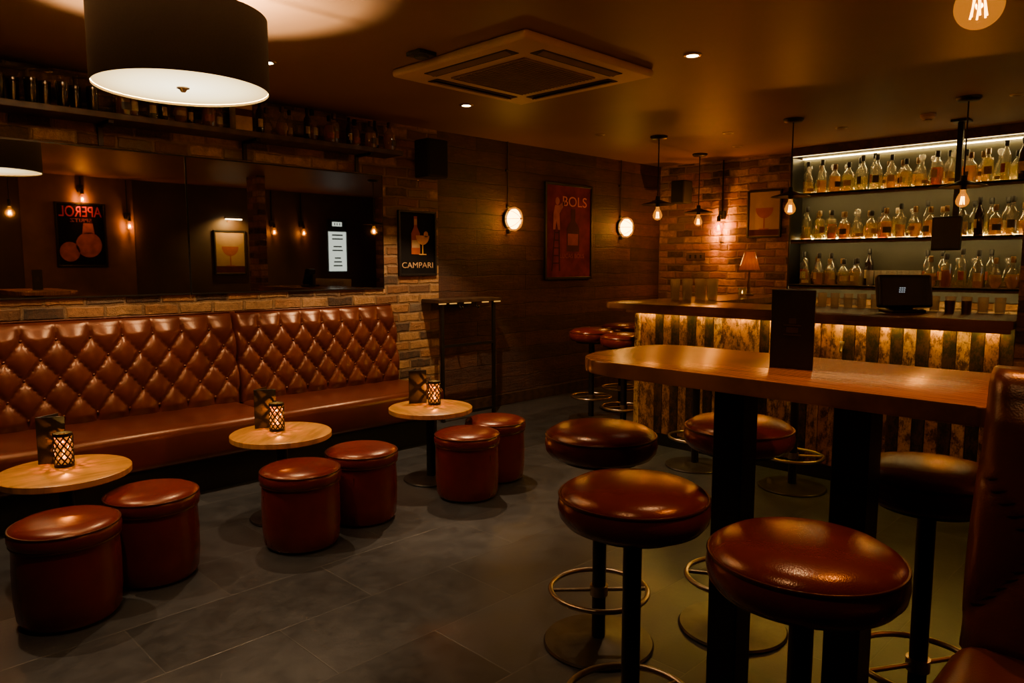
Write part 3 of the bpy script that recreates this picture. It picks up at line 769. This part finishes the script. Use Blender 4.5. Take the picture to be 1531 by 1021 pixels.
shape(p, 'ladder_motif', [[(-.30,-.44),(-.275,-.44),(-.215,.16),(-.235,.16)],[(-.17,-.44),(-.145,-.44),(-.165,.16),(-.185,.16)]]+[[(-.285+.0085*k,-.36+.085*k),(-.16-.002*k,-.36+.085*k),(-.16-.002*k,-.345+.085*k),(-.285+.0085*k,-.345+.085*k)] for k in range(6)], M['ink_brown'], -.015)
shape(p, 'painter_motif', [[(-.27,.02),(-.235,.02),(-.215,.12),(-.19,.02),(-.155,.02),(-.165,.2),(-.06,.33),(-.075,.35),(-.17,.29),(-.24,.29),(-.265,.2)], ell(-.20,.335,.035,.042)], M['ink_mid'], -.0165)
p = poster('small black poster reading CAMPARI on the brick pillar', (4.24,5.5,1.68), 0, .44, .60, M['print_black'], .02)
text('lettering', 'CAMPARI', .36, 0, -.20, -.0165, M['ink_cream'], p, .052)
shape(p, 'bottle_motif', [bott(-.02,-.10,.10,.35)], M['ink_dull'])
shape(p, 'bottle_label_motif', [[(-.065,-.04),(.025,-.04),(.025,.03),(-.065,.03)]], M['ink_cream'], -.0165)
shape(p, 'neck_label_motif', [[(-.036,.17),(-.004,.17),(-.004,.225),(-.036,.225)]], M['ink_cream'], -.0165)
shape(p, 'glass_motif', coupe(.72, .075, .06)+[ell(.10,.085,.026,.03,14)], M['ink_amber'], -.0172)
p = poster('framed pale cocktail picture on the brick wall behind the bar', (8.24,4.05,2.07), -PI/2, .42, .55, M['print_pale'], .02)
shape(p, 'glass_motif', coupe(1.0, .07), M['ink_rose'])
shape(p, 'ground_motif', [[(-.185,-.25),(.185,-.25),(.185,-.18),(-.185,-.18)]], M['ink_brown'], -.015)
p = poster('black poster reading APEROL SPRITZ, seen in the left mirror panel', (3.155,YR+.02,1.90), PI, .66, .92, M['print_black'])
text('lettering', 'APEROL', .55, 0, .335, -.0165, M['ink_red'], p, .15)
text('lettering', 'SPRITZ', .28, 0, .21, -.0165, M['ink_dull'], p, .05)
shape(p, 'glass_motif', [ell(-.09,-.14,.17,.18), ell(.16,-.24,.13,.14), [(-.17,.02),(-.01,.02),(-.03,.17),(-.15,.17)]], M['ink_mid'])
p = poster('framed wine glass picture under picture light, seen in right mirror panel', (5.35,YR,1.67), PI, .54, .73, M['print_pale'])
shape(p, 'glass_motif', coupe(1.3, .10), M['ink_rose'])
shape(p, 'ground_motif', [[(-.24,-.33),(.24,-.33),(.24,-.22),(-.24,-.22)]], M['ink_brown'], -.015)
pl = thing('picture_light', 'small brass picture light above the framed picture in the mirror', 'lamp', (5.35,YR,2.2))
b = nb(); tube(b, [(0,-.02,0),(0,-.10,.06),(0,-.18,.03)], .008); box(b, (0,-.008,0), (.06,.016,.06)); fin('arm', b, M['bronze'], pl)
pl.rotation_euler.z = PI
b = nb(); tube(b, [(-.15,-.18,.03),(.15,-.18,.03)], .02, 12); fin('lamp_tube', b, M['bronze'], pl)
b = nb(); box(b, (0,-.185,.008), (.27,.022,.010)); fin('lamp_glow', b, M['down'], pl)
light('SPOT', (5.35,YR+.2,2.17), 34, aim=(5.35,YR,1.95), cone=150, r=.004)
ms = thing('menu_lightbox', 'bright white lit menu board seen in the mirror', 'sign', (7.37,YR,1.81), PI)
b = nb(); box(b, (0,-.0195,0), (.40,.043,.96), .004); fin('casing', b, M['black'], ms)
b = nb(); box(b, (0,-.042,-.10), (.37,.004,.72)); fin('panel', b, M['screen_w'], ms)
b = nb(); box(b, (0,-.042,.40), (.20,.004,.075)); hd = fin('header_panel', b, M['screen_w'], ms)
b = nb()
for x in (-.055,0,.05): box(b, (x,-.0445,.40), (.022,.002,.045))
fin('header_mark', b, M['black'], hd)
b = nb()
for k in range(9):
    if k in (2,5): continue
    w = random.uniform(.12,.26); box(b, (0,-.045,.20-.07*k), (w,.002,.026))
fin('text_lines', b, M['black'], ms)

# ------------------------------------------------------------------ wall lamps
def edison(parent, z, r=.048):
    """bulb hanging down: neck at z, globe below"""
    b = nb(); lathe(b, [(.018,z),(.02,z-.02),(r*.75,z-.02-r*.6),(r,z-.02-r*1.3),(r*.9,z-.02-r*1.8),(r*.55,z-.02-r*2.2),(0,z-.02-r*2.38)], 24)
    g = fin('bulb', b, M['bulb'], parent, 70)
    b = nb(); zc = z-.02-r*1.25
    for k in range(5):
        a = 2*PI*k/5; rr = r*.32
        tube(b, [(rr*math.cos(a)*.6,rr*math.sin(a)*.6,zc+r*.6),(rr*math.cos(a+.5),rr*math.sin(a+.5),zc-r*.65)], .0036, 5)
    fin('filament', b, M['fil'], g)
    return zc
def wall_sconce(label, loc, rz, top, energy=7):
    t = thing('wall_sconce', label, 'wall lamp', loc, rz)
    b = nb(); box(b, (0,-.02,.0), (.08,.04,.10), .006); fin('junction_box', b, M['black'], t)
    b = nb(); tube(b, [(0,-.02,.05),(0,-.02,top)], .009); fin('conduit', b, M['black'], t)
    b = nb(); tube(b, [(0,-.03,.0),(0,-.09,.01),(0,-.10,-.02)], .010); lathe(b, [(0,.0),(.016,0),(.024,-.02),(.024,-.07),(0,-.07)], 16, (0,-.10,-.01)); fin('lamp_holder', b, M['black'], t, 50)
    zc = edison(t, -.075)
    for o in t.children:
        if o.name.startswith('bulb'): o.location = (0,-.10,0)
    v = Matrix.Rotation(rz,3,'Z') @ Vector((0,-.10,zc))
    light('POINT', (loc[0]+v.x, loc[1]+v.y, loc[2]+v.z), energy, (1,.52,.15), .005)
    return t
wall_sconce('bare filament bulb wall lamp glowing on the brick wall behind the bar', (8.24,4.59,2.08), -PI/2, CEIL-2.08, 52)
wall_sconce('bare bulb wall lamp above the APEROL poster seen in mirror', (3.17,YR+.02,2.56), PI, .17, 16)
wall_sconce('bare bulb wall lamp right of the APEROL poster seen in mirror', (3.78,YR+.02,2.20), PI, .53, 14)
wall_sconce('bare bulb wall lamp between framed picture and menu board, left one in mirror', (6.10,YR,2.18), PI, .55, 5)
wall_sconce('bare bulb wall lamp between framed picture and menu board, right one in mirror', (6.66,YR,2.18), PI, .55, 5)
for x, z, l in ((5.42,1.95,'caged bulkhead lamp on the plank wall, left of the red poster'),(7.36,1.93,'caged bulkhead lamp on the plank wall, right of the red poster')):
    t = thing('bulkhead_lamp', l, 'wall lamp', (x,5.5,z), 0, 'caged bulkhead lamps on the plank wall')
    RX = Matrix.Diagonal((.72,1,1,1)) @ Matrix.Rotation(PI/2,4,'X')
    def rx(bm): bmesh.ops.transform(bm, matrix=RX, verts=bm.verts[:])
    b = nb(); lathe(b, [(0,0),(.085,0),(.09,.01),(.09,.025),(.08,.035),(0,.035)], 40); rx(b); fin('back_plate', b, M['black'], t, 40)
    b = nb(); lathe(b, [(.08,.035),(.118,.07),(.124,.12),(.104,.166),(.06,.192),(0,.2)], 40); rx(b); fin('glass_dome', b, M['cage'], t, 70)
    b = nb(); lathe(b, [(0,.045),(.065,.055),(.100,.09),(.100,.13),(.070,.164),(0,.182)], 28); rx(b); fin('lamp_core', b, M['cage_core'], t, 70)
    b = nb()
    for k in range(4):
        a = PI*k/4
        tube(b, [(.130*math.cos(th)*math.cos(a),.130*math.cos(th)*math.sin(a),.045+.162*math.sin(th)) for th in [PI*q/14 for q in range(15)]], .0030, 6)
    rx(b); fin('cage', b, M['black'], t, 60)
    b = nb(); tube(b, [(0,-.02,.080),(0,-.02,CEIL-z)], .007); box(b, (0,-.02,.13), (.03,.03,.03), .004); box(b, (0,-.012,.5), (.05,.024,.025), .003); fin('conduit', b, M['base_metal'], t, 50)
    b = nb(); box(b, (0,-.03,-.125), (.026,.05,.045), .006); fin('end_knob', b, M['black'], t)

# ------------------------------------------------------------------ speakers, plates, ledge
def speaker(label, loc, rz, w, h):
    t = thing('wall_speaker', label, 'speaker', loc, rz)
    b = nb(); box(b, (0,-.16,0), (w,.20,h), .015); fin('cabinet', b, M['blackm'], t)
    b = nb(); box(b, (0,-.262,0), (w*.88,.006,h*.9), .002, 1); fin('grille_cloth', b, M['foam'], t)
    b = nb(); box(b, (0,-.03,0), (.06,.06,.10), .004); fin('wall_bracket', b, M['black'], t)
speaker('black loudspeaker high on the brick pillar above the CAMPARI poster', (4.30,5.5,2.44), 0, .24, .34)
speaker('small black loudspeaker high on the brick wall by the plank wall corner', (8.24,5.08,2.38), -PI/2, .19, .28)
sp = thing('switch_plate', 'bronze switch plate on the brick wall behind the bar', 'switch', (8.24,4.95,1.58), -PI/2)
b = nb(); box(b, (0,-.006,0), (.27,.012,.10), .003); fin('plate', b, M['bronze'], sp)
for k in (-1,0,1):
    b = nb(); box(b, (.075*k,-.015,0), (.025,.012,.045), .003, 1); fin('rocker', b, M['black'], sp)
lg = thing('drinks_ledge', 'narrow drinks ledge on black steel frame against the plank wall', 'ledge table', (4.68,5.36,0))
b = nb(); box(b, (0,0,1.145), (.80,.26,.035), .004); fin('ledge_top', b, M['wood_dark'], lg)
for x in (-.33,.33):
    b = nb(); box(b, (x,-.09,.565), (.03,.03,1.13), .002, 1); fin('leg', b, M['black'], lg)
b = nb(); box(b, (0,-.09,.72), (.64,.025,.025)); box(b, (0,-.09,.06), (.64,.025,.025)); fin('crossbar', b, M['black'], lg)
b = nb()
for x in (-.35,-.22,-.04,.19,.35): box(b, (x,-.122,1.1225), (.08,.012,.010))
fin('light_strip', b, M['strip_ledge'], lg)
for x in (-.13,.08):
    b = nb(); tube(b, [(x,-.11,1.127),(x,-.11,1.09),(x,-.14,1.07),(x,-.155,1.09)], .007); fin('bag_hook', b, M['black'], lg, 50)

# ------------------------------------------------------------------ ceiling things
ac = thing('ceiling_air_conditioner', 'square four way cassette air conditioner set in the ceiling', 'air conditioner', (3.5,3.4,CEIL))
b = nb(); box(b, (0,0,-.025), (1.2,1.2,.05), .02, 3); fin('panel', b, M['cream'], ac, 40)
b = nb(); box(b, (0,0,-.053), (.66,.66,.012), .004); gr = fin('intake_grille', b, M['grille'], ac)
b = nb()
for k in range(22): box(b, (0,-.31+.0295*k,-.061), (.63,.010,.006))
fin('grille_slats', b, M['grille2'], gr)
for k in range(4):
    Rz = Matrix.Rotation(k*PI/2,4,'Z')
    b = nb(); box(b, (0,.465,-.051), (.74,.10,.006)); bmesh.ops.transform(b, matrix=Rz, verts=b.verts[:]); fin('air_slot', b, M['slot'], ac)
    b = nb(); box(b, (0,.480,-.058), (.70,.05,.006), .002, 1, Matrix.Rotation(.25,3,'X')); bmesh.ops.transform(b, matrix=Rz, verts=b.verts[:]); fin('louvre', b, M['grille2'], ac)
cs = thing('ceiling_sensor', 'small black square fitting on ceiling beside the air conditioner', 'sensor', (2.80,3.56,CEIL))
b = nb(); box(b, (0,0,-.012), (.13,.13,.024), .006); fin('cover', b, M['black'], cs)
b = nb(); lathe(b, [(.045,-.024),(.04,-.034),(0,-.036)], 20); fin('lens', b, M['blackm'], cs, 50)
sd = thing('smoke_detector', 'small round smoke detector on the ceiling over the bar', 'smoke detector', (6.95,2.0,CEIL))
b = nb(); lathe(b, [(0,0),(.06,0),(.06,-.02),(.045,-.035),(0,-.04)][::-1], 28); fin('housing', b, M['cream'], sd, 40)
b = nb(); lathe(b, [(.030,-.040),(.030,-.05),(0,-.052)], 20); fin('sensor_head', b, M['grille'], sd, 40)
def downlight(x, y, lit, label):
    t = thing('downlight', label, 'ceiling light', (x,y,CEIL), 0, 'lit ceiling downlights' if lit else 'unlit ceiling downlights')
    b = nb(); lathe(b, [(.036,-.001),(.036,-.008),(.052,-.006),(.055,0)], 28); fin('bezel', b, M['steel'], t, 50)
    b = nb(); lathe(b, [(0,-.004),(.036,-.004)], 24); fin('lens', b, M['down'] if lit else M['grille'], t)
    return t
downlight(3.95,4.46,1,'lit downlight between air conditioner and the far wall')
downlight(3.98,2.45,1,'lit downlight right of the air conditioner')
downlight(2.252,4.40,1,'lit downlight at the right edge of the drum pendant')
for x, y, l in ((5.75,4.55,'unlit downlight above the left end of the bar'),(6.55,3.62,'unlit downlight over the bar between pendants, front one'),(7.35,3.95,'unlit downlight over the bar between pendants, rear one'),(7.05,2.75,'unlit downlight in front of the bottle shelves'),(6.6,1.3,'unlit downlight at the far right of the ceiling')):
    downlight(x, y, 0, l)
# drum pendant
DPX, DPY = 1.345, 3.42
dp = thing('drum_pendant', 'large black drum pendant lamp with glowing white underside', 'pendant lamp', (DPX,DPY,CEIL))
R_, zb_, zt_ = .368, 2.268-CEIL, 2.590-CEIL
b = nb(); lathe(b, [(R_-.004,zb_),(R_,zb_),(R_,zt_),(R_-.004,zt_)], 72); fin('drum_shade', b, M['shade'], dp, 40)
b = nb(); lathe(b, [(R_-.005,zb_),(R_-.005,zt_)], 72); fin('shade_lining', b, M['shade_in'], dp, 60)
b = nb(); lathe(b, [(0,zb_+.012),(R_-.008,zb_+.012)], 72); fin('diffuser', b, M['diff'], dp)
b = nb(); lathe(b, [(0,zb_-.012),(.01,zb_-.010),(.016,zb_),(.028,zb_+.006),(.028,zb_+.010)], 20); fin('finial', b, M['steel'], dp, 50)
b = nb(); tube(b, [(0,0,zb_+.1),(0,0,-.02)], .008); lathe(b, [(0,0),(.05,0),(.05,-.02),(0,-.025)][::-1], 24); fin('suspension', b, M['black'], dp, 50)
b = nb()
for k in range(3):
    a = 2*PI*k/3; tube(b, [(0,0,zt_-.03),(.36*math.cos(a),.36*math.sin(a),zt_-.03)], .004, 6)
fin('spider', b, M['steel'], dp)
light('POINT', (DPX-.03,DPY+.03,2.474), 460, (1,.70,.36), .022)
# pendants over bar
def make_pendant(label):
    t = thing('bar_pendant', label, 'pendant lamp', group='disc shade pendants over the bar')
    b = nb(); lathe(b, [(0,-.03),(.07,-.028),(.085,-.012),(.085,0),(0,0)], 28); fin('canopy', b, M['black'], t, 50)
    D = -.045
    b = nb(); tube(b, [(0,0,-.02),(0,0,-.56+D)], .006); fin('cord', b, M['black'], t)
    b = nb(); lathe(b, [(r_, z_+D) for r_, z_ in [(.018,-.570),(.04,-.575),(.08,-.592),(.155,-.612),(.165,-.620),(.155,-.616),(.08,-.597),(.04,-.580),(.018,-.575)]], 48); fin('disc_shade', b, M['black'], t, 60)
    b = nb(); lathe(b, [(0,-.53+D),(.02,-.535+D),(.024,-.56+D),(.024,-.64+D),(0,-.645+D)], 16); fin('lamp_holder', b, M['black'], t, 50)
    edison(t, -.64+D)
    return t
PEN = [(6.25,4.2,'disc shade pendant over the bar, leftmost, near the plank wall'),(7.57,4.53,'disc shade pendant farthest back, beside the wall lamp on brick'),
       (6.33,2.88,'disc shade pendant left of the lit bottle shelves'),(6.44,1.58,'disc shade pendant hanging in front of the right bottles')]
p0 = None
for x, y, l in PEN:
    if p0 is None: p0 = make_pendant(l); p0.location = (x,y,CEIL)
    else: dup(p0, (x,y,CEIL), 0, l)
    light('POINT', (x,y,1.975), 11, (1,.54,.18), .005)
gp = thing('globe_pendant', 'large glowing globe filament bulb hanging above the high table', 'pendant lamp', (2.02,.487,CEIL))
b = nb(); lathe(b, [(0,-.03),(.05,-.028),(.06,0),(0,0)], 24); fin('canopy', b, M['black'], gp, 50)
b = nb(); tube(b, [(0,0,-.02),(0,0,-.49)], .004); lathe(b, [(0,-.48),(.02,-.485),(.022,-.57),(0,-.575)], 16); fin('cord', b, M['black'], gp, 50)
b = nb(); r = .052; zc = -.575-.02-r
lathe(b, [(.018,-.57),(.02,-.59)]+[(r*math.sin(a), zc+r*math.cos(a)) for a in [.45+(PI-.45)*k/14 for k in range(15)]], 32); g = fin('bulb', b, M['globe'], gp, 70)
b = nb()
for k in range(6):
    a = 2*PI*k/6; tube(b, [(.010*math.cos(a),.010*math.sin(a),zc+.03),(.018*math.cos(a+.4),.018*math.sin(a+.4),zc-.026)], .0022, 5)
fin('filament', b, M['fil'], g)
light('POINT', (2.02,.487,CEIL+zc), 26, (1,.60,.26), .008)

# ------------------------------------------------------------------ lamps in the downlights
W = (1,.63,.33)
for (x, y, e, ax, ay, cone, bl) in ((.62,4.42,114,.70,4.47,91,.25),(2.28,4.38,114,2.22,4.44,92,.25),(3.95,4.46,190,3.92,4.58,90,.25),
        (3.98,2.45,34,3.2,2.35,58,.7),(2.3,2.45,33,2.3,2.5,80,.7),(.62,2.45,42,.8,2.7,80,.7),(2.2,1.0,26,2.1,1.05,74,.7),(.62,.8,20,1.0,1.0,80,.7)):
    light('SPOT', (x,y,CEIL-.03), e, W, .022, (ax,ay,0), cone, bl)

# ------------------------------------------------------------------ world, camera
w = bpy.data.worlds.new('World'); S.world = w; w.use_nodes = True
w.node_tree.nodes['Background'].inputs[0].default_value = (.01,.007,.004,1); w.node_tree.nodes['Background'].inputs[1].default_value = .2
cd = bpy.data.cameras.new('Camera'); cam = bpy.data.objects.new('Camera', cd); C.objects.link(cam)
cd.sensor_width = 36; cd.lens = 36*1095/1531; cd.clip_start = .05
cam.location = (0,0,H); cam.rotation_euler = (math.radians(90-6.12), 0, math.radians(-45))
S.camera = cam
